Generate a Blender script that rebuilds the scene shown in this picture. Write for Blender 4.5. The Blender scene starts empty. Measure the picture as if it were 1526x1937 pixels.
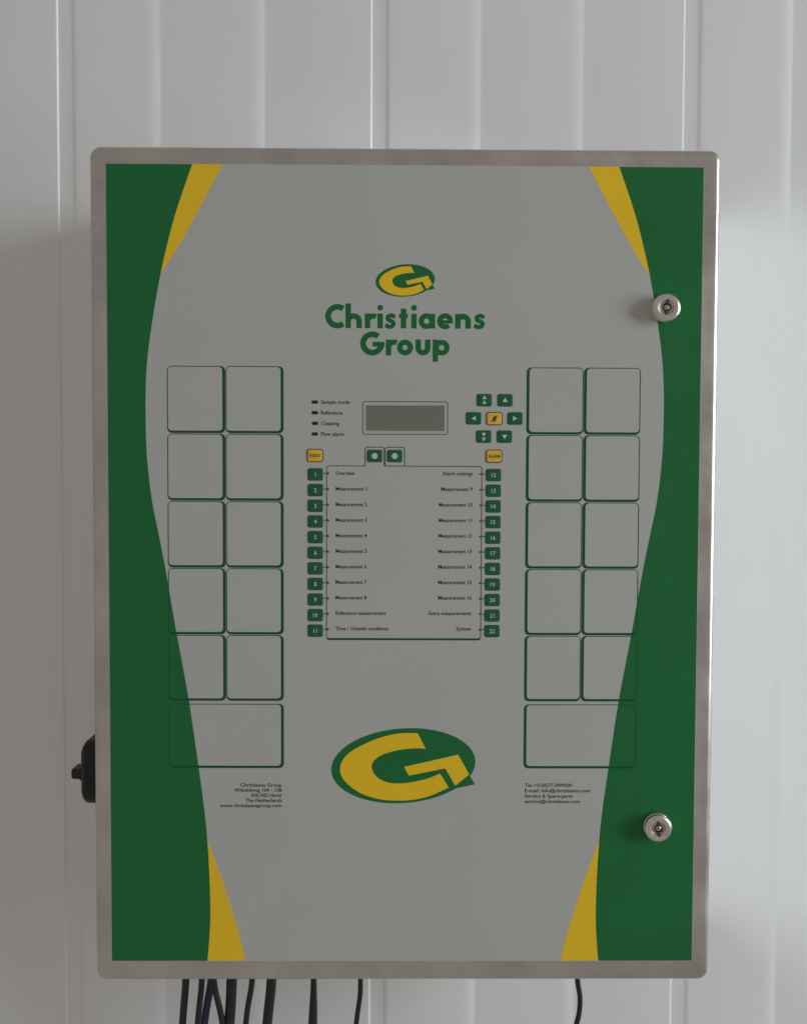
import bpy, bmesh, math, random
from mathutils import Vector, Matrix
from mathutils.geometry import tessellate_polygon

random.seed(7)
S = bpy.context.scene
C = bpy.context.collection
MM = 0.001

# ------------------------------------------------------------------ camera, world, lamps, exposure
cam_d = bpy.data.cameras.new('camera')
cam = bpy.data.objects.new('camera', cam_d)
C.objects.link(cam)
cam_d.sensor_fit = 'HORIZONTAL'
cam_d.sensor_width = 36.0
cam_d.lens = 1800.0 / 1526.0 * 36.0
cam_d.clip_start = 0.01
cam_d.clip_end = 50.0
cam.matrix_world = Matrix(((0.99996, -0.003462, -0.008285, -0.00901),
                           (-0.00815, 0.03734, -0.999269, -0.92166),
                           (0.003768, 0.999297, 0.037311, 0.09134),
                           (0, 0, 0, 1)))
S.camera = cam

W = bpy.data.worlds.new('World')
S.world = W
W.use_nodes = True
bg = W.node_tree.nodes['Background']
bg.inputs[0].default_value = (1.0, 0.94, 0.875, 1)
bg.inputs[1].default_value = 0.27


def area(name, loc, target, sx, sy, power, col):
    d = bpy.data.lights.new(name, 'AREA')
    d.shape = 'RECTANGLE'
    d.size, d.size_y, d.energy, d.color = sx, sy, power, col
    o = bpy.data.objects.new(name, d)
    C.objects.link(o)
    o.location = loc
    o.rotation_euler = (Vector(target) - Vector(loc)).to_track_quat('-Z', 'Z').to_euler()
    return o


# a tall window to the right of the cabinet, in the wall at right angles to this one
area('window_light', (4.5, -1.62, 0.55), (0.0, -0.05, 0.05), 2.6, 1.25, 152.0, (0.87, 0.95, 1.0))

S.render.engine = 'CYCLES'
S.cycles.blur_glossy = 0.1
S.cycles.sample_clamp_indirect = 0.0
S.cycles.caustics_reflective = True
S.view_settings.view_transform = 'Standard'
S.view_settings.look = 'None'
S.view_settings.exposure = 0.12
S.view_settings.gamma = 1.0

# ------------------------------------------------------------------ materials


def mat(name, col, rough=0.5, metal=0.0, spec=0.5, bump=0.0, bscale=400.0, var=0.0, vscale=8.0,
        rvar=0.0, stretch=(1, 1, 1), bdist=0.0004, coat=0.0):
    m = bpy.data.materials.new(name)
    m.use_nodes = True
    n, l = m.node_tree.nodes, m.node_tree.links
    b = n['Principled BSDF']
    b.inputs['Base Color'].default_value = (*col, 1)
    b.inputs['Roughness'].default_value = rough
    b.inputs['Metallic'].default_value = metal
    b.inputs['Specular IOR Level'].default_value = spec
    b.inputs['Coat Weight'].default_value = coat
    tc = n.new('ShaderNodeTexCoord')
    mp = n.new('ShaderNodeMapping')
    mp.inputs['Scale'].default_value = stretch
    l.new(tc.outputs['Object'], mp.inputs['Vector'])
    if bump:
        t = n.new('ShaderNodeTexNoise')
        t.inputs['Scale'].default_value = bscale
        t.inputs['Detail'].default_value = 4
        l.new(mp.outputs[0], t.inputs['Vector'])
        bp = n.new('ShaderNodeBump')
        bp.inputs['Strength'].default_value = bump
        bp.inputs['Distance'].default_value = bdist
        l.new(t.outputs['Fac'], bp.inputs['Height'])
        l.new(bp.outputs[0], b.inputs['Normal'])
    if var or rvar:
        t = n.new('ShaderNodeTexNoise')
        t.inputs['Scale'].default_value = vscale
        t.inputs['Detail'].default_value = 8
        t.inputs['Roughness'].default_value = 0.62
        l.new(mp.outputs[0], t.inputs['Vector'])
        if var:
            r = n.new('ShaderNodeValToRGB')
            r.color_ramp.elements[0].position = 0.3
            r.color_ramp.elements[1].position = 0.7
            r.color_ramp.elements[0].color = (*[c * (1 - var) for c in col], 1)
            r.color_ramp.elements[1].color = (*[min(1, c * (1 + var)) for c in col], 1)
            l.new(t.outputs['Fac'], r.inputs[0])
            l.new(r.outputs[0], b.inputs['Base Color'])
        if rvar:
            q = n.new('ShaderNodeMapRange')
            q.inputs[1].default_value = 0.3
            q.inputs[2].default_value = 0.7
            q.inputs[3].default_value = rough - rvar
            q.inputs[4].default_value = rough + rvar
            l.new(t.outputs['Fac'], q.inputs[0])
            l.new(q.outputs[0], b.inputs['Roughness'])
    return m


M = {
    'pvc': mat('white_pvc', (0.77, 0.773, 0.775), 0.42, spec=0.42, bump=0.14, bscale=15, var=0.025, vscale=5, rvar=0.05, bdist=0.0016, stretch=(1, 1, 0.35)),
    'gap': mat('wall_backing', (0.30, 0.29, 0.28), 0.8),
    'steel': mat('brushed_steel', (0.60, 0.565, 0.530), 0.34, metal=1.0, bump=0.05, bscale=260, var=0.15, vscale=13, rvar=0.09,
                 stretch=(1, 1, 1), bdist=0.0003),
    'bodysteel': mat('body_steel', (0.90, 0.89, 0.87), 0.13, metal=1.0, bump=0.06, bscale=260, rvar=0.04, bdist=0.0003),
    'lock': mat('nickel', (0.74, 0.70, 0.66), 0.26, metal=1.0, bump=0.05, bscale=300, var=0.06, vscale=120, rvar=0.06),
    'core': mat('lock_core_metal', (0.45, 0.40, 0.36), 0.38, metal=1.0, var=0.15, vscale=300),
    'hole': mat('keyway_black', (0.045, 0.040, 0.035), 0.6),
    'grey': mat('grey_film', (0.462, 0.460, 0.440), 0.46, spec=0.35, rvar=0.06, bump=0.28, bscale=900, var=0.015, vscale=9, bdist=0.0002),
    'green': mat('green_print', (0.011, 0.148, 0.040), 0.42, spec=0.28, rvar=0.05, bump=0.28, bscale=900, var=0.05, vscale=14, bdist=0.0002),
    'yellow': mat('yellow_print', (0.86, 0.555, 0.018), 0.46, spec=0.3, bump=0.28, bscale=900, var=0.03, vscale=14, bdist=0.0002),
    'line': mat('dark_green_line', (0.009, 0.078, 0.034), 0.44, spec=0.26),
    'ink': mat('black_ink', (0.022, 0.020, 0.018), 0.5, spec=0.3),
    'thin': mat('grey_ink', (0.10, 0.095, 0.088), 0.5, spec=0.3),
    'keygreen': mat('key_green', (0.010, 0.108, 0.046), 0.42, spec=0.4, var=0.06, vscale=60),
    'keyyellow': mat('key_yellow', (0.78, 0.49, 0.055), 0.42, spec=0.4, var=0.04, vscale=60),
    'keyrim': mat('key_rim', (0.05, 0.035, 0.012), 0.5),
    'white': mat('white_print', (0.50, 0.62, 0.54), 0.5, spec=0.3),
    'lcd': mat('lcd_glass', (0.185, 0.190, 0.150), 0.22, spec=0.5, var=0.03, vscale=40),
    'lcdedge': mat('display_bezel', (0.47, 0.465, 0.44), 0.4),
    'black': mat('black_plastic', (0.010, 0.010, 0.011), 0.45, spec=0.4, bump=0.1, bscale=500),
    'rubber': mat('cable_rubber', (0.013, 0.013, 0.015), 0.42, spec=0.45, bump=0.08, bscale=300),
    'blue': mat('cable_blue', (0.03, 0.05, 0.11), 0.42, spec=0.45),
}

# ------------------------------------------------------------------ mesh helpers (millimetres in, metres out)


def mesh(name, bm, m, smooth=None):
    bmesh.ops.recalc_face_normals(bm, faces=bm.faces)
    me = bpy.data.meshes.new(name)
    bm.to_mesh(me)
    bm.free()
    me.transform(Matrix.Scale(MM, 4))
    me.materials.append(M[m])
    if smooth:
        for p in me.polygons:
            p.use_smooth = True
        me.set_sharp_from_angle(angle=math.radians(smooth))
    return me


def obj(name, me, parent=None, loc=(0, 0, 0)):
    o = bpy.data.objects.new(name, me)
    C.objects.link(o)
    o.parent = parent
    o.location = [c * MM for c in loc]
    return o


def tag(o, label=None, cat=None, group=None, kind=None):
    for k, v in (('label', label), ('category', cat), ('group', group), ('kind', kind)):
        if v:
            o[k] = v
    return o


def rrect(x0, x1, z0, z1, r, n=5):
    """rounded rectangle, counter-clockwise in (x, z)"""
    r = max(r, 0.02)
    out = []
    for cx, cz, a0 in ((x1 - r, z1 - r, 0), (x0 + r, z1 - r, 90), (x0 + r, z0 + r, 180), (x1 - r, z0 + r, 270)):
        for i in range(n + 1):
            a = math.radians(a0 + 90 * i / n)
            out.append((cx + r * math.cos(a), cz + r * math.sin(a)))
    return out


def loft(bm, loops, cap0=True, cap1=True):
    rows = [[bm.verts.new(p) for p in lp] for lp in loops]
    for a, b in zip(rows, rows[1:]):
        for i in range(len(a)):
            j = (i + 1) % len(a)
            bm.faces.new((a[i], a[j], b[j], b[i]))
    if cap0:
        bm.faces.new(rows[0][::-1])
    if cap1:
        bm.faces.new(rows[-1])
    return rows


def slab(bm, x0, x1, z0, z1, rc, steps, n=5):
    """steps: (inset, y) from back to front"""
    loft(bm, [[(x, y, z) for x, z in rrect(x0 + i, x1 - i, z0 + i, z1 - i, rc - i, n)] for i, y in steps])


def sheet(bm, pts, y0, y1):
    """filled outline as a thin prism between two depths"""
    a = [bm.verts.new((x, y0, z)) for x, z in pts]
    b = [bm.verts.new((x, y1, z)) for x, z in pts]
    for i in range(len(pts)):
        j = (i + 1) % len(pts)
        bm.faces.new((a[i], a[j], b[j], b[i]))
    for t in tessellate_polygon([[Vector((x, z, 0)) for x, z in pts]]):
        bm.faces.new([a[i] for i in t][::-1])
        bm.faces.new([b[i] for i in t])


def ring(bm, outer, inner, y0, y1):
    n = len(outer)
    v = [[bm.verts.new((x, y, z)) for x, z in lp] for lp, y in ((outer, y0), (outer, y1), (inner, y1), (inner, y0))]
    for k in range(4):
        a, b = v[k], v[(k + 1) % 4]
        for i in range(n):
            j = (i + 1) % n
            bm.faces.new((a[i], a[j], b[j], b[i]))


def catmull(pts, n=8):
    P = [Vector(p) for p in pts]
    P = [P[0] * 2 - P[1]] + P + [P[-1] * 2 - P[-2]]
    out = []
    for i in range(1, len(P) - 2):
        for k in range(n):
            t = k / n
            out.append(0.5 * (2 * P[i] + (P[i + 1] - P[i - 1]) * t + (2 * P[i - 1] - 5 * P[i] + 4 * P[i + 1] - P[i + 2]) * t * t
                              + (3 * P[i] - P[i - 1] - 3 * P[i + 1] + P[i + 2]) * t ** 3))
    out.append(P[-2])
    return [tuple(p) for p in out]


def stroke(bm, pts, w, y0, y1):
    """flat ribbon of width w along pts (x, z)"""
    L, R = [], []
    P = [Vector(p) for p in pts]
    for i, p in enumerate(P):
        a = (P[i] - P[i - 1]).normalized() if i else None
        b = (P[i + 1] - P[i]).normalized() if i < len(P) - 1 else None
        a, b = a or b, b or a
        na, nb = Vector((-a.y, a.x)), Vector((-b.y, b.x))
        m = (na + nb).normalized()
        k = min(2.0, 1.0 / max(0.3, m.dot(na)))
        L.append(tuple(p + m * w / 2 * k))
        R.append(tuple(p - m * w / 2 * k))
    for i in range(len(P) - 1):
        q = [L[i], L[i + 1], R[i + 1], R[i]]
        f = [bm.verts.new((x, y1, z)) for x, z in q]
        bm.faces.new(f)
    sides = L + R[::-1]
    f = [bm.verts.new((x, y1, z)) for x, z in sides]
    g = [bm.verts.new((x, y0, z)) for x, z in sides]
    for i in range(len(sides)):
        j = (i + 1) % len(sides)
        bm.faces.new((f[i], f[j], g[j], g[i]))


def lathe(bm, prof, n=40, axis='y', c=(0, 0, 0)):
    """prof: (radius, height); height runs towards -axis"""
    loops = []
    for r, h in prof:
        lp = []
        for i in range(n):
            a = 2 * math.pi * i / n
            u, v = r * math.cos(a), r * math.sin(a)
            lp.append((c[0] + u, c[1] - h, c[2] + v) if axis == 'y' else (c[0] - h, c[1] + u, c[2] + v))
        loops.append(lp)
    loft(bm, loops)


def tube(bm, pts, rad, n=12):
    P = [Vector(p) for p in pts]
    loops = []
    for i, p in enumerate(P):
        d = (P[min(i + 1, len(P) - 1)] - P[max(i - 1, 0)]).normalized()
        u = d.cross(Vector((0, 1, 0))).normalized()
        v = d.cross(u).normalized()
        r = rad[i] if isinstance(rad, (list, tuple)) else rad
        loops.append([tuple(p + u * r * math.cos(2 * math.pi * k / n) + v * r * math.sin(2 * math.pi * k / n)) for k in range(n)])
    loft(bm, loops)


# ------------------------------------------------------------------ the wall: upright white plastic panels with shallow steps and joints
WALL = 200.0            # distance of the wall's face behind the cabinet's front
ZT, ZB = 1150.0, -1050.0
PITCH = 363.0


def panel_profile(s1, s2):
    """(x, proud) across one panel; its joint groove is the first 17.7 mm, s1 and s2 are its two shallow steps"""
    p = [(0.0, -1.5), (14.6, -1.45), (16.2, -1.25), (18.4, -0.65), (20.6, -0.38), (22.0, -0.33)]

    def bay(x0, x1, low, drop, edge):
        out = []
        n = 18
        for i in range(1, n + 1):
            t = i / n
            out.append((x0 + (x1 - edge - x0) * t, low + (0.25 - low) * (1 - (1 - t) ** 2.1)))
        m = 6
        for i in range(1, m + 1):
            t = i / m
            out.append((x1 - edge + edge * t, 0.25 - drop * t ** 1.9))
        return out
    p += bay(22.0, s1, -0.33, 1.6, 15.0)
    p += [(s1 + 0.7, -1.35)]
    p += bay(s1 + 0.7, s2, -1.35, 1.6, 15.0)
    p += [(s2 + 0.7, -1.35)]
    p += bay(s2 + 0.7, PITCH - 1.6, -1.35, 0.12, 6.0)
    p += [(PITCH - 1.15, -0.1), (PITCH - 0.75, -0.45), (PITCH - 0.4, -0.95), (PITCH - 0.02, -1.52)]
    return p


bm = bmesh.new()
slab(bm, -1500, 1500, ZB, ZT, 1, [(0, WALL + 12), (0, WALL + 6)])
wall = obj('wall', mesh('wall', bm, 'gap'))
tag(wall, 'white upright ribbed plastic panel wall behind the cabinet', 'wall', kind='structure')



def panel_mesh(s1, s2):
    bm = bmesh.new()
    sec = [(x, WALL - h) for x, h in panel_profile(s1, s2)] + [(PITCH - 0.02, WALL + 5.8), (0.0, WALL + 5.8)]
    rows = [[bm.verts.new((x, y, z)) for x, y in sec] for z in (ZB, ZT)]
    for i in range(len(sec)):
        j = (i + 1) % len(sec)
        bm.faces.new((rows[0][i], rows[0][j], rows[1][j], rows[1][i]))
    bm.faces.new(rows[0][::-1])
    bm.faces.new(rows[1])
    return mesh('wall_panel', bm, 'pvc', smooth=35)


panel_a, panel_b = panel_mesh(126.0, 245.5), panel_mesh(117.8, 238.6)
for k in range(-3, 4):
    obj('wall_panel', panel_b if k == -1 else panel_a, wall, (-37.8 + PITCH * k, 0, 0))

# ------------------------------------------------------------------ the cabinet
BASE = (0.0, 100.0, -403.5)
cab = bpy.data.objects.new('control_cabinet', None)
C.objects.link(cab)
cab.location = [c * MM for c in BASE]
cab.empty_display_size = 0.1
tag(cab, 'stainless steel wall control cabinet with green and yellow printed front', 'control cabinet')
OFF = tuple(-c for c in BASE)


def part(name, me, loc=(0, 0, 0)):
    return obj(name, me, cab, tuple(a + b for a, b in zip(loc, OFF)))


# body and door (the door's edges are folded over: rounded)
bm = bmesh.new()
slab(bm, -296, 296, -398, 398, 5, [(0, 196.4), (0, 26)])
part('body', mesh('body', bm, 'bodysteel', 40))
bm = bmesh.new()
RE = 6.0
steps = [(1.5, 24), (0, 23)]
for i in range(0, 8):
    a = math.radians(90 * i / 7)
    steps.append((RE * (1 - math.cos(a)), RE - RE * math.sin(a)))
slab(bm, -302.8, 302.8, -407.2, 406.2, 11, steps, n=8)
part('door', mesh('door', bm, 'steel', 40))

# printed film on the door
FX0, FX1, FZ0, FZ1 = -286.6, 285.4, -386.6, 389.0
bm = bmesh.new()
slab(bm, FX0, FX1, FZ0, FZ1, 0.5, [(0, 0.0), (0, -0.35), (0.05, -0.4)], n=2)
film = part('front_film', mesh('front_film', bm, 'grey'))
tag(film, 'matt grey printed film covering the door front')


def fp(name, bm, m, y=0, label=None, smooth=None):
    """a printed piece of the film"""
    o = obj(name, mesh(name, bm, m, smooth), film, (0, 0, 0))
    if label:
        o['label'] = label
    return o


edge = catmull([(204, 389), (220.6, 341), (232, 297.5), (238.5, 266), (243.2, 238), (247.5, 208), (249.5, 180), (250, 153), (249.4, 118),
                (247.2, 90), (243.5, 62), (238, 34), (231.6, 0), (222.3, -56), (210, -125.6), (200.6, -192.7), (195, -236), (192.4, -264),
                (190.4, -300), (189.6, -338), (190.6, -363), (192.6, -386.6)], 5)
ytop = catmull([(175, 389), (186.6, 367), (197.8, 346.3), (216.3, 313.3), (234, 286)], 5)
ybot = catmull([(191.4, -268), (178, -305), (169, -334), (161, -361), (155.3, -386.6)], 5)
for s in (-1, 1):
    bm = bmesh.new()
    out = FX1 if s > 0 else -FX0
    pts = [(s * x, z) for x, z in edge] + [(s * (out - 0.3), FZ0 + 0.3), (s * (out - 0.3), FZ1 - 0.3)]
    pts = [(x, max(FZ0 + 0.3, min(FZ1 - 0.3, z))) for x, z in pts]
    sheet(bm, pts, -0.41, -0.46)
    fp('green_band', bm, 'green')
    bm = bmesh.new()
    pts = [(s * x, min(z, FZ1 - 0.3)) for x, z in ytop] + [(s * 240, 286), (s * 210, FZ1 - 0.3)]
    sheet(bm, pts, -0.405, -0.43)
    fp('yellow_stripe', bm, 'yellow')
    bm = bmesh.new()
    pts = [(s * x, max(z, FZ0 + 0.3)) for x, z in ybot] + [(s * 200, FZ0 + 0.3), (s * 200, -268)]
    sheet(bm, pts, -0.405, -0.43)
    fp('yellow_stripe', bm, 'yellow')

# blank fields left and right: thin line on two sides, a heavy green line on the other two


def field(x0, x1, z0, z1, thick_left):
    bm = bmesh.new()
    tl, tr = (2.7, 0.8) if thick_left else (0.8, 2.7)
    tt, tb = 0.75, 2.3
    o = rrect(x0, x1, z0, z1, 4.6)
    i = rrect(x0 + tl, x1 - tr, z0 + tb, z1 - tt, 3.4)
    ring(bm, o, i, -0.41, -0.49)
    fp('field_outline', bm, 'line')


for side in (-1, 1):
    cols = [(-229.2, -173.4), (-173.0, -117.3)]
    if side > 0:
        cols = [(117.0, 172.0), (172.4, 227.2)]
    for r in range(5):
        zt = 197.0 - 65.1 * r
        for a, b in cols:
            field(a, b, zt - 64.5, zt, side > 0)
    field(cols[0][0], cols[1][1], -194.2, -130.9, side > 0)

# -------- the oval emblem with its letter G, traced in its own units, twice
U0 = (774.0, 450.0)


def emblem(cx, cz, k, name, kz=None):
    kz = kz or k

    def q(x, y):
        return (cx + (x - U0[0]) * k, cz - (y - U0[1]) * kz)
    oval = []
    for i in range(72):
        a = 2 * math.pi * i / 72
        u, v = 616 * math.cos(a), 317 * math.sin(a)
        t = math.radians(-4.3)
        oval.append(q(774 + u * math.cos(t) - v * math.sin(t), 448 + u * math.sin(t) + v * math.cos(t)))
    bm = bmesh.new()
    sheet(bm, oval, -0.41, -0.47)
    sheet(bm, [q(1250, 480), q(1342, 532), q(1387, 605), q(1215, 642)], -0.41, -0.475)
    o = fp(name, bm, 'green')
    bm = bmesh.new()
    outer = catmull([(895, 172), (790, 171), (690, 182), (560, 215), (400, 285), (300, 350), (248, 418), (235, 490), (262, 562), (330, 630),
                     (430, 690), (560, 730), (700, 744), (850, 738), (1000, 705), (1162, 632)], 4)
    inner = catmull([(1088, 513), (1000, 550), (900, 577), (800, 594), (700, 598), (620, 583), (550, 545), (512, 492), (505, 440), (535, 393),
                     (600, 352), (700, 322), (800, 305), (900, 299), (964, 303)], 4)
    sheet(bm, [q(*p) for p in outer + inner], -0.42, -0.50)
    sheet(bm, [q(*p) for p in [(780, 458), (1242, 353), (1337, 522), (1218, 617), (1132, 470), (822, 531)]], -0.42, -0.50)
    fp(name + '_letter', bm, 'yellow')


emblem(-0.6, -192.0, 0.1146, 'emblem', 0.1166)
emblem(-0.5, 279.5, 0.0462, 'emblem', 0.0486)

# -------- the two words under the small emblem, heavy geometric letters built from strokes


def arc(cx, cy, r, a0, a1, n=28, ry=None):
    ry = ry or r
    return [(cx + r * math.cos(math.radians(a0 + (a1 - a0) * i / n)), cy - ry * math.sin(math.radians(a0 + (a1 - a0) * i / n)))
            for i in range(n + 1)]


def glyph_strokes(word):
    if word == 0:
        T = 35
        s = lambda c: (catmull([(c + 30, 404), (c + 6, 393), (c - 16, 402), (c - 14, 420), (c + 4, 429), (c + 20, 442), (c + 12, 461), (c - 8, 466),
                               (c - 33, 455)], 6), 27)
        return [(arc(264, 400, 60, 52, 308), 37),
                ([(333, 476), (333, 318)], T), (arc(368, 433, 35, 178, 0, 16) + [(403, 476)], T),
                ([(457, 476), (457, 382)], T), (arc(494, 434, 36, 175, 62, 10), 33),
                ([(538, 476), (538, 382)], T), 'dot538',
                s(604), ([(688, 476), (688, 350)], T), ([(660, 397), (716, 397)], 28),
                ([(755, 476), (755, 382)], T), 'dot755',
                ('ring', 836, 429, 34, 33), ([(873, 476), (873, 382)], T),
                (arc(955, 429, 35, -4, 312, 32), 32), ([(928, 433), (1005, 433)], 21),
                ([(1037, 476), (1037, 382)], T), (arc(1070, 431, 33, 178, 0, 16) + [(1103, 476)], T),
                s(1176)]
    T = 35
    return [(arc(488, 577, 59, 50, 352), 37), ([(490, 582), (566, 582)], 31),
            ([(592, 653), (592, 552)], T), (arc(628, 604, 36, 175, 62, 10), 33),
            ('ring', 698, 602, 34, 34),
            ([(782, 550)] + arc(812.5, 604.5, 30.5, 180, 360, 16) + [(843, 550)], T),
            ([(892, 693), (892, 550)], T), ('ring', 932, 602, 34, 33)]


for word, (px0, mx, kx, pb, mz, kz) in enumerate(((185, -77.3, 0.1497, 475, 234.0, 0.1490), (412, -43.4, 0.1503, 652, 208.1, 0.1490))):
    bm = bmesh.new()
    d = 0.0
    for g in glyph_strokes(word):
        d += 0.004

        def w(p):
            return (mx + (p[0] - px0) * kx, mz + (pb - p[1]) * kz)
        if isinstance(g, str):
            c = float(g[3:])
            sheet(bm, [w(p) for p in arc(c, 344, 18.5, 0, 345, 23)], -0.41, -0.44 - d)
        elif g[0] == 'ring':
            _, cx, cy, rr, t = g
            ring(bm, [w(p) for p in arc(cx, cy, rr + t / 2, 0, 350, 35)], [w(p) for p in arc(cx, cy, rr - t / 2, 0, 350, 35)], -0.41, -0.44 - d)
        else:
            stroke(bm, [w(p) for p in g[0]], g[1] * 0.1495, -0.41, -0.44 - d)
    fp('lettering', bm, 'green')

# -------- small type


def text_mesh(txt, size, width=None, align='LEFT', bold=0.0, y=-0.47, m='ink', zc=None):
    """returns a mesh lying in the xz plane, origin at the baseline start / end / centre, size = em height in mm"""
    cu = bpy.data.curves.new('type', 'FONT')
    cu.body = txt
    cu.size = size
    cu.offset = bold
    cu.resolution_u = 2
    cu.fill_mode = 'FRONT'
    o = bpy.data.objects.new('type', cu)
    C.objects.link(o)
    me = bpy.data.meshes.new_from_object(o)
    bpy.data.objects.remove(o)
    bpy.data.curves.remove(cu)
    xs = [v.co.x for v in me.vertices]
    x0, x1 = min(xs), max(xs)
    k = (width / (x1 - x0)) if width else 1.0
    for v in me.vertices:
        x = (v.co.x - x0) * k
        if align == 'RIGHT':
            x -= (x1 - x0) * k
        elif align == 'CENTER':
            x -= (x1 - x0) * k / 2
        v.co = (x, y, v.co.y)
    me.transform(Matrix.Scale(MM, 4))
    me.materials.append(M[m])
    return me


def type_line(txt, x, z, size, width=None, align='LEFT', bold=0.03, m='ink'):
    o = obj('printed_text', text_mesh(txt, size, width, align, bold, m=m), film, (x, 0, z))
    return o


for i, (t, wd) in enumerate((('Sample mode', 27.8), ('Reference', 20.5), ('Cleaning', 17.7), ('Flow alarm', 22.1))):
    z = 162.8 - 10.25 * i
    type_line(t, -81.2, z - 1.7, 5.2, wd, bold=0.085)
    bm = bmesh.new()
    slab(bm, -90.2, -84.0, z - 1.6, z + 1.6, 1.2, [(0, -0.40), (0, -0.46), (0.15, -0.55)], n=3)
    fp('indicator_light', bm, 'ink')

left_rows = ['Overview'] + ['Measurement %d' % i for i in range(1, 9)] + ['Reference measurement', 'Time / Outside conditions']
right_rows = ['Alarm settings'] + ['Measurement %d' % i for i in range(9, 17)] + ['Extra measurements', 'System']
lw = [18.4] + [30.1] * 8 + [48.8, 51.4]
rw = [29.2, 30.3] + [32.4] * 7 + [41.2, 14.6]
ROW = 15.2
for i in range(11):
    z = 94.3 - 15.11 * i
    type_line(left_rows[i], -66.9, z - 1.7, 5.2, lw[i], bold=0.085)
    type_line(right_rows[i], 65.4 - 0.05 * i, z - 1.7, 5.2, rw[i], 'RIGHT', bold=0.085)

for i, (t, wd) in enumerate((('Christiaens Group', 40.3), ('Witveldweg 104 - 108', 46.5), ('5961ND Horst', 30.0),
                             ('The Netherlands', 35.5), ('www.christiaensgroup.com', 60.5))):
    type_line(t, -119.4, -212.6 - 5.08 * i, 4.9, wd, 'RIGHT', 0.08)
for i, (t, wd) in enumerate((('Tel: +31(0)77-3999500', 46.2), ('E-mail: info@christiaens.com', 64.4), ('Service & Spare-parts', 47.0),
                             ('service@christiaens.com', 54.6))):
    type_line(t, 118.5, -212.6 - 5.35 * i, 4.9, wd, 'LEFT', 0.08)

# -------- the index card frame with its two tabs


def line(pts, w, m, name='frame_line', y=-0.48):
    bm = bmesh.new()
    stroke(bm, pts, w, -0.41, y)
    return fp(name, bm, m)


def corner(cx, cz, r, a0, a1):
    return [(cx + r * math.cos(math.radians(a0 + (a1 - a0) * i / 5)), cz + r * math.sin(math.radians(a0 + (a1 - a0) * i / 5))) for i in range(6)]


line([(-38.6, 101.4)] + corner(-73.2, 98.9, 2.5, 90, 180) + corner(-73.2, -64.6, 2.5, 180, 270)[:5], 0.85, 'thin')
line(corner(-73.0, -64.8, 2.3, 215, 270) + corner(71.6, -64.8, 2.3, 270, 325), 2.0, 'line', y=-0.485)
line(corner(71.7, -64.6, 2.5, 310, 360) + corner(71.9, 98.7, 2.5, 0, 90) + [(-19.9, 101.4)], 0.85, 'thin')
line([(-38.6, 101.0)] + corner(-36.2, 117.2, 2.4, 180, 90) + corner(-22.6, 117.2, 2.4, 90, 0) + [(-20.2, 101.6)], 0.9, 'thin', y=-0.495)
line([(-19.2, 101.0)] + corner(-17.0, 117.2, 2.3, 180, 90) + corner(-2.9, 117.2, 2.4, 90, 0) + [(-0.5, 101.2)], 0.9, 'thin', y=-0.490)
for i in range(11):
    z = 94.0 - 15.15 * i
    for s, x in ((-1, -75.6), (1, 74.6)):
        bm = bmesh.new()
        sheet(bm, [(x + s * 3.2, z + 0.45), (x + s * 0.6, z + 0.5), (x - s * 0.3, z + 1.7), (x - s * 3.0, z - 0.2), (x - s * 0.3, z - 1.7),
                   (x + s * 0.6, z - 0.5), (x + s * 3.2, z - 0.45)], -0.41, -0.50)
        fp('pointer_mark', bm, 'thin')

# -------- display
bm = bmesh.new()
slab(bm, -38.0, 37.8, 135.4, 159.9, 0.6, [(0, -0.40), (0, -0.44)], n=2)
disp = part('display', mesh('display', bm, 'lcd'))
tag(disp, 'blank olive grey liquid crystal display')
bm = bmesh.new()
ring(bm, rrect(-41.5, 41.3, 131.6, 163.9, 2.6), rrect(-40.7, 40.5, 132.4, 163.1, 2.0), -0.40, -0.47)
obj('display_outline', mesh('display_outline', bm, 'thin'), disp)
bm = bmesh.new()
ring(bm, rrect(-38.9, 38.7, 134.5, 160.8, 1.0), rrect(-38.0, 37.8, 135.4, 159.9, 0.6), -0.40, -0.52)
obj('display_bezel', mesh('display_bezel', bm, 'lcdedge'), disp)

# -------- keys: low embossed domes of the keypad
KW, KH = 15.1, 12.2


def key_mesh(m):
    bm = bmesh.new()
    slab(bm, -KW / 2, KW / 2, -KH / 2, KH / 2, 2.3, [(0, -0.40), (0.1, -0.62), (0.45, -0.82), (1.1, -0.92)], n=4)
    return mesh('key', bm, m, 50)


kg, ky = key_mesh('keygreen'), key_mesh('keyyellow')
bm = bmesh.new()
ring(bm, rrect(-KW / 2 - 0.25, KW / 2 + 0.25, -KH / 2 - 0.25, KH / 2 + 0.25, 2.5), rrect(-KW / 2 + 0.55, KW / 2 - 0.55, -KH / 2 + 0.55, KH / 2 - 0.55, 1.8),
     -0.41, -0.875)
rim_me = mesh('key_rim', bm, 'keyrim')
KY = -0.955


def sym(pts_list, m='white'):
    bm = bmesh.new()
    for pts in pts_list:
        sheet(bm, pts, -0.9, KY)
    return mesh('key_symbol', bm, m)


def tri(cx, cz, r, d):
    b = {'U': 90, 'D': 270, 'L': 180, 'R': 0}[d]
    return [(cx + r * math.cos(math.radians(b + a)), cz + r * math.sin(math.radians(b + a))) for a in (0, 120, 240)]


def key(x, z, kind='g', symbol=None, label=None):
    k = part('key', kg if kind == 'g' else ky, (x, 0, z))
    if label:
        k['label'] = label
    if kind == 'y':
        obj('key_rim', rim_me, k)
    if symbol:
        obj('key_symbol', symbol, k)
    return k


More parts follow.
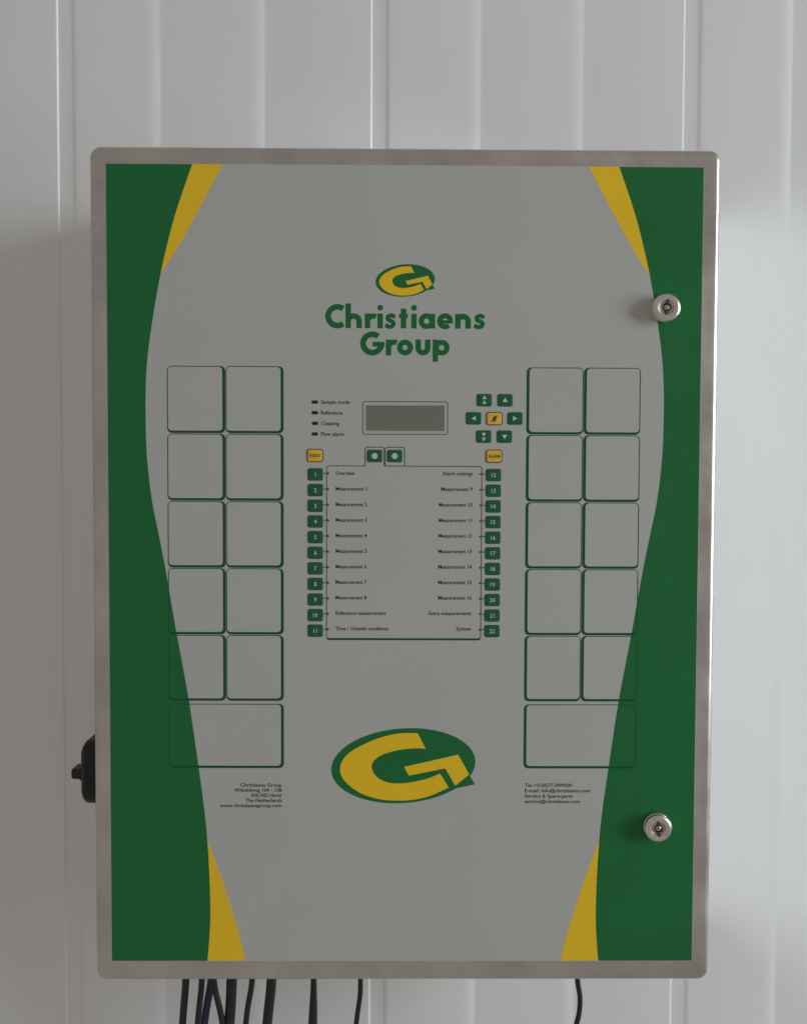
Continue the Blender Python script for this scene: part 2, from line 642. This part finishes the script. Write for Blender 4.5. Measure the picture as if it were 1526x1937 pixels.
for i in range(11):
    zc = 93.3 - ROW * i
    for side, x, num in ((0, -86.6, i + 1), (1, 85.7 - 0.04 * i, i + 12)):
        t = text_mesh(str(num), 5.6, None, 'CENTER', 0.07, KY, 'white')
        kk = key(x, zc - 0.25, 'g', None)
        obj('key_number', t, kk, (0, 0, -1.95))
for x, word, wd in ((-86.8, 'INDEX', 10.6), (86.0, 'ALARM', 11.6)):
    kk = key(x, 111.3, 'y', None, 'yellow key above the column of numbered keys')
    obj('key_word', text_mesh(word, 4.6, wd, 'CENTER', 0.10, KY, 'keyrim'), kk, (0, 0, -1.6))
dot = sym([[(2.9 * math.cos(2 * math.pi * i / 20), 2.9 * math.sin(2 * math.pi * i / 20)) for i in range(20)]])
key(-29.4, 111.1, 'g', dot)
key(-10.0, 111.1, 'g', dot)
key(76.2, 165.3, 'g', sym([tri(0, 2.3, 2.4, 'U'), tri(0, -2.4, 2.4, 'U')]))
key(96.3, 165.3, 'g', sym([tri(0, -0.3, 2.9, 'U')]))
key(66.0, 147.8, 'g', sym([tri(0.6, 0, 2.7, 'L')]))
key(106.0, 147.8, 'g', sym([tri(-0.6, 0, 2.7, 'R')]))
key(75.9, 130.2, 'g', sym([tri(0, 2.4, 2.4, 'D'), tri(0, -2.3, 2.4, 'D')]))
key(96.0, 130.2, 'g', sym([tri(0, 0.3, 2.9, 'D')]))
key(86.1, 147.6, 'y', sym([[(-2.9, -2.6), (-1.6, -3.6), (0.9, 2.0), (-0.3, 2.7)], [(-0.7, -2.9), (0.5, -3.6), (2.8, 2.6), (1.5, 3.3)],
                           [(-2.0, -0.4), (1.6, 0.9), (1.7, 0.2), (-1.9, -1.1)]], 'keyrim'), 'yellow key in the middle of the arrow keys')

# -------- the two cam locks
for x, z, label, turn in ((249.0, 253.8, 'round nickel key lock near the upper right corner', -8), (248.0, -250.8, 'round nickel key lock near the lower right corner', 6)):
    bm = bmesh.new()
    prof = [(13.0, 0.4), (13.2, 1.0), (13.0, 4.0), (12.5, 4.4), (12.5, 9.0), (13.3, 9.6), (13.5, 11.6), (13.1, 12.8), (11.4, 14.7), (10.4, 15.1),
            (9.2, 14.9), (7.4, 13.9), (6.7, 13.7), (6.4, 13.2), (6.3, 11.4), (0.4, 11.4)]
    lathe(bm, prof, 48)
    lk = part('lock', mesh('lock', bm, 'lock', 40), (x, 0, z))
    lk['label'] = label
    lk.scale = (1.0, 0.74, 1.0)
    bm = bmesh.new()
    # keyed insert: a round plug with a broken ring round it
    for a0, a1, r0, r1, h in ((-65, 65, 4.4, 6.2, 13.4), (115, 245, 4.4, 6.2, 13.1)):
        n = 14
        lo, up = [], []
        for i in range(n + 1):
            a = math.radians(a0 + (a1 - a0) * i / n + turn)
            lo.append((r0 * math.cos(a), r0 * math.sin(a)))
            up.append((r1 * math.cos(a), r1 * math.sin(a)))
        sheet(bm, lo + up[::-1], -11.4, -h)
    lathe(bm, [(2.7, 11.4), (2.7, 12.4), (2.1, 13.0), (0.3, 13.1)], 20)
    obj('lock_insert', mesh('lock_insert', bm, 'core', 40), lk)
    bm = bmesh.new()
    lathe(bm, [(4.3, 11.45), (4.3, 11.6), (0.2, 11.65)], 24)
    c, s = math.cos(math.radians(90 + turn)), math.sin(math.radians(90 + turn))
    for e in (-1, 1):
        p = [(3.0, -1.1), (7.6, -1.1), (7.6, 1.1), (3.0, 1.1)]
        sheet(bm, [(e * (u * c - v * s), e * (u * s + v * c)) for u, v in p], -11.4, -14.25 if e > 0 else -14.2)
    obj('keyway', mesh('keyway', bm, 'hole'), lk)

# -------- rotary main switch on the left side
SX, SY, SZ = -296.0, 60.0, -212.5
bm = bmesh.new()
loft(bm, [[(-h, u, v) for u, v in rrect(-24 + i * .6, 24 - i * .6, -33 + i, 33 - i, max(13 - i, 2.0), 7)]
          for h, i in ((-0.5, 0), (24, 0), (27.5, 0.5), (29.3, 1.8), (31.2, 5.0), (33.2, 11), (34.6, 18), (35.2, 24))])
sw = part('rotary_switch', mesh('rotary_switch', bm, 'black', 40), (SX, SY, SZ))
tag(sw, 'black rotary switch on the left side of the cabinet')
bm = bmesh.new()
loops = []
for x, hw, hl, r in ((-28, 8.5, 13, 3), (-34.5, 8.5, 13, 3), (-36.5, 6.4, 12, 3), (-38.5, 5.6, 11.5, 3), (-44.5, 5.4, 11, 3), (-45.8, 4.6, 10, 3)):
    loops.append([(x, u, v) for u, v in rrect(-hl, hl, -hw, hw, r)])
loft(bm, loops)
obj('switch_handle', mesh('switch_handle', bm, 'black', 40), sw, (0, 0, -4.0))

# ------------------------------------------------------------------ cables hanging out of the cabinet's underside
CY = 100.0
G = 'cables hanging below the cabinet'
cables = [
    # path (x, y, z), radius, material, label
    ([(-235.5, 100, -390), (-236.2, 100, -457), (-240.8, 104, -508), (-247, 112, -600), (-252, 120, -720), (-250, 122, -1040)], 4.3, 'rubber',
     'leftmost black cable hanging below the cabinet'),
    ([(-217.2, 96, -390), (-218.0, 96, -457), (-223.5, 100, -508), (-230, 106, -600), (-228, 116, -720), (-231, 122, -1040)], 3.6, 'rubber',
     'thin black cable second from the left below the cabinet'),
    ([(-208.5, 108, -390), (-209.5, 108, -457), (-217.5, 110, -508), (-226, 116, -585), (-214, 122, -720), (-212, 124, -1040)], 4.6, 'blue',
     'dark blue tinted cable slanting left in the crossing bundle'),
    ([(-206.0, 98, -390), (-205.6, 98, -457), (-196.5, 100, -508), (-188, 108, -600), (-192, 118, -720), (-190, 124, -1040)], 3.6, 'rubber',
     'thin black cable slanting right in the crossing bundle'),
    ([(-185.5, 102, -390), (-186.5, 102, -457), (-189.5, 104, -508), (-199, 112, -600), (-204, 120, -720), (-203, 130, -1040)], 6.3, 'rubber',
     'thick black cable just right of the crossing bundle'),
    ([(-162.8, 100, -390), (-163.8, 100, -457), (-171.2, 103, -508), (-177, 110, -600), (-176, 120, -720), (-174, 122, -1040)], 3.4, 'rubber',
     'thin black slanted cable beside the thick cable, sixth from left'),
    ([(-141.6, 100, -390), (-142.7, 100, -457), (-147.8, 103, -508), (-157, 110, -600), (-160, 120, -720), (-158, 122, -1040)], 5.9, 'rubber',
     'thick black cable, seventh from the left below the cabinet'),
    ([(-96.8, 96, -390), (-96.4, 96, -457), (-97.6, 98, -508), (-102, 108, -600), (-104, 118, -720), (-103, 122, -1040)], [3.3, 3.3, 5.0, 5.4, 5.4, 5.4], 'rubber',
     'black cable swelling towards its lower end, under the left printed address'),
    ([(-45.2, 100, -390), (-45.6, 100, -457), (-46.2, 101, -478), (-50.0, 103, -508), (-60, 110, -600), (-66, 120, -720), (-64, 122, -1040)], 3.0, 'rubber',
     'thin black cable curving left, nearest the middle of the cabinet'),
    ([(190.0, 100, -390), (191.8, 100, -455), (195.2, 101, -480), (194.6, 103, -500), (191.0, 105, -520), (180, 112, -600), (172, 120, -720), (174, 122, -1040)], 3.1, 'rubber',
     'lone black cable bowing right under the right half of the cabinet'),
]
for path, r, m, label in cables:
    rr = r if isinstance(r, list) else [r * 0.93] * len(path)
    P = catmull(path, 8)
    R = [p[0] for p in catmull([(v, 0.0) for v in rr], 8)]
    bm = bmesh.new()
    tube(bm, P, R, 14)
    ox, oy, oz = path[0]
    bmesh.ops.translate(bm, verts=bm.verts, vec=(-ox, -oy, -oz))
    o = obj('cable', mesh('cable', bm, m, 60), None, (ox, oy, oz))
    tag(o, label, 'cable', G)
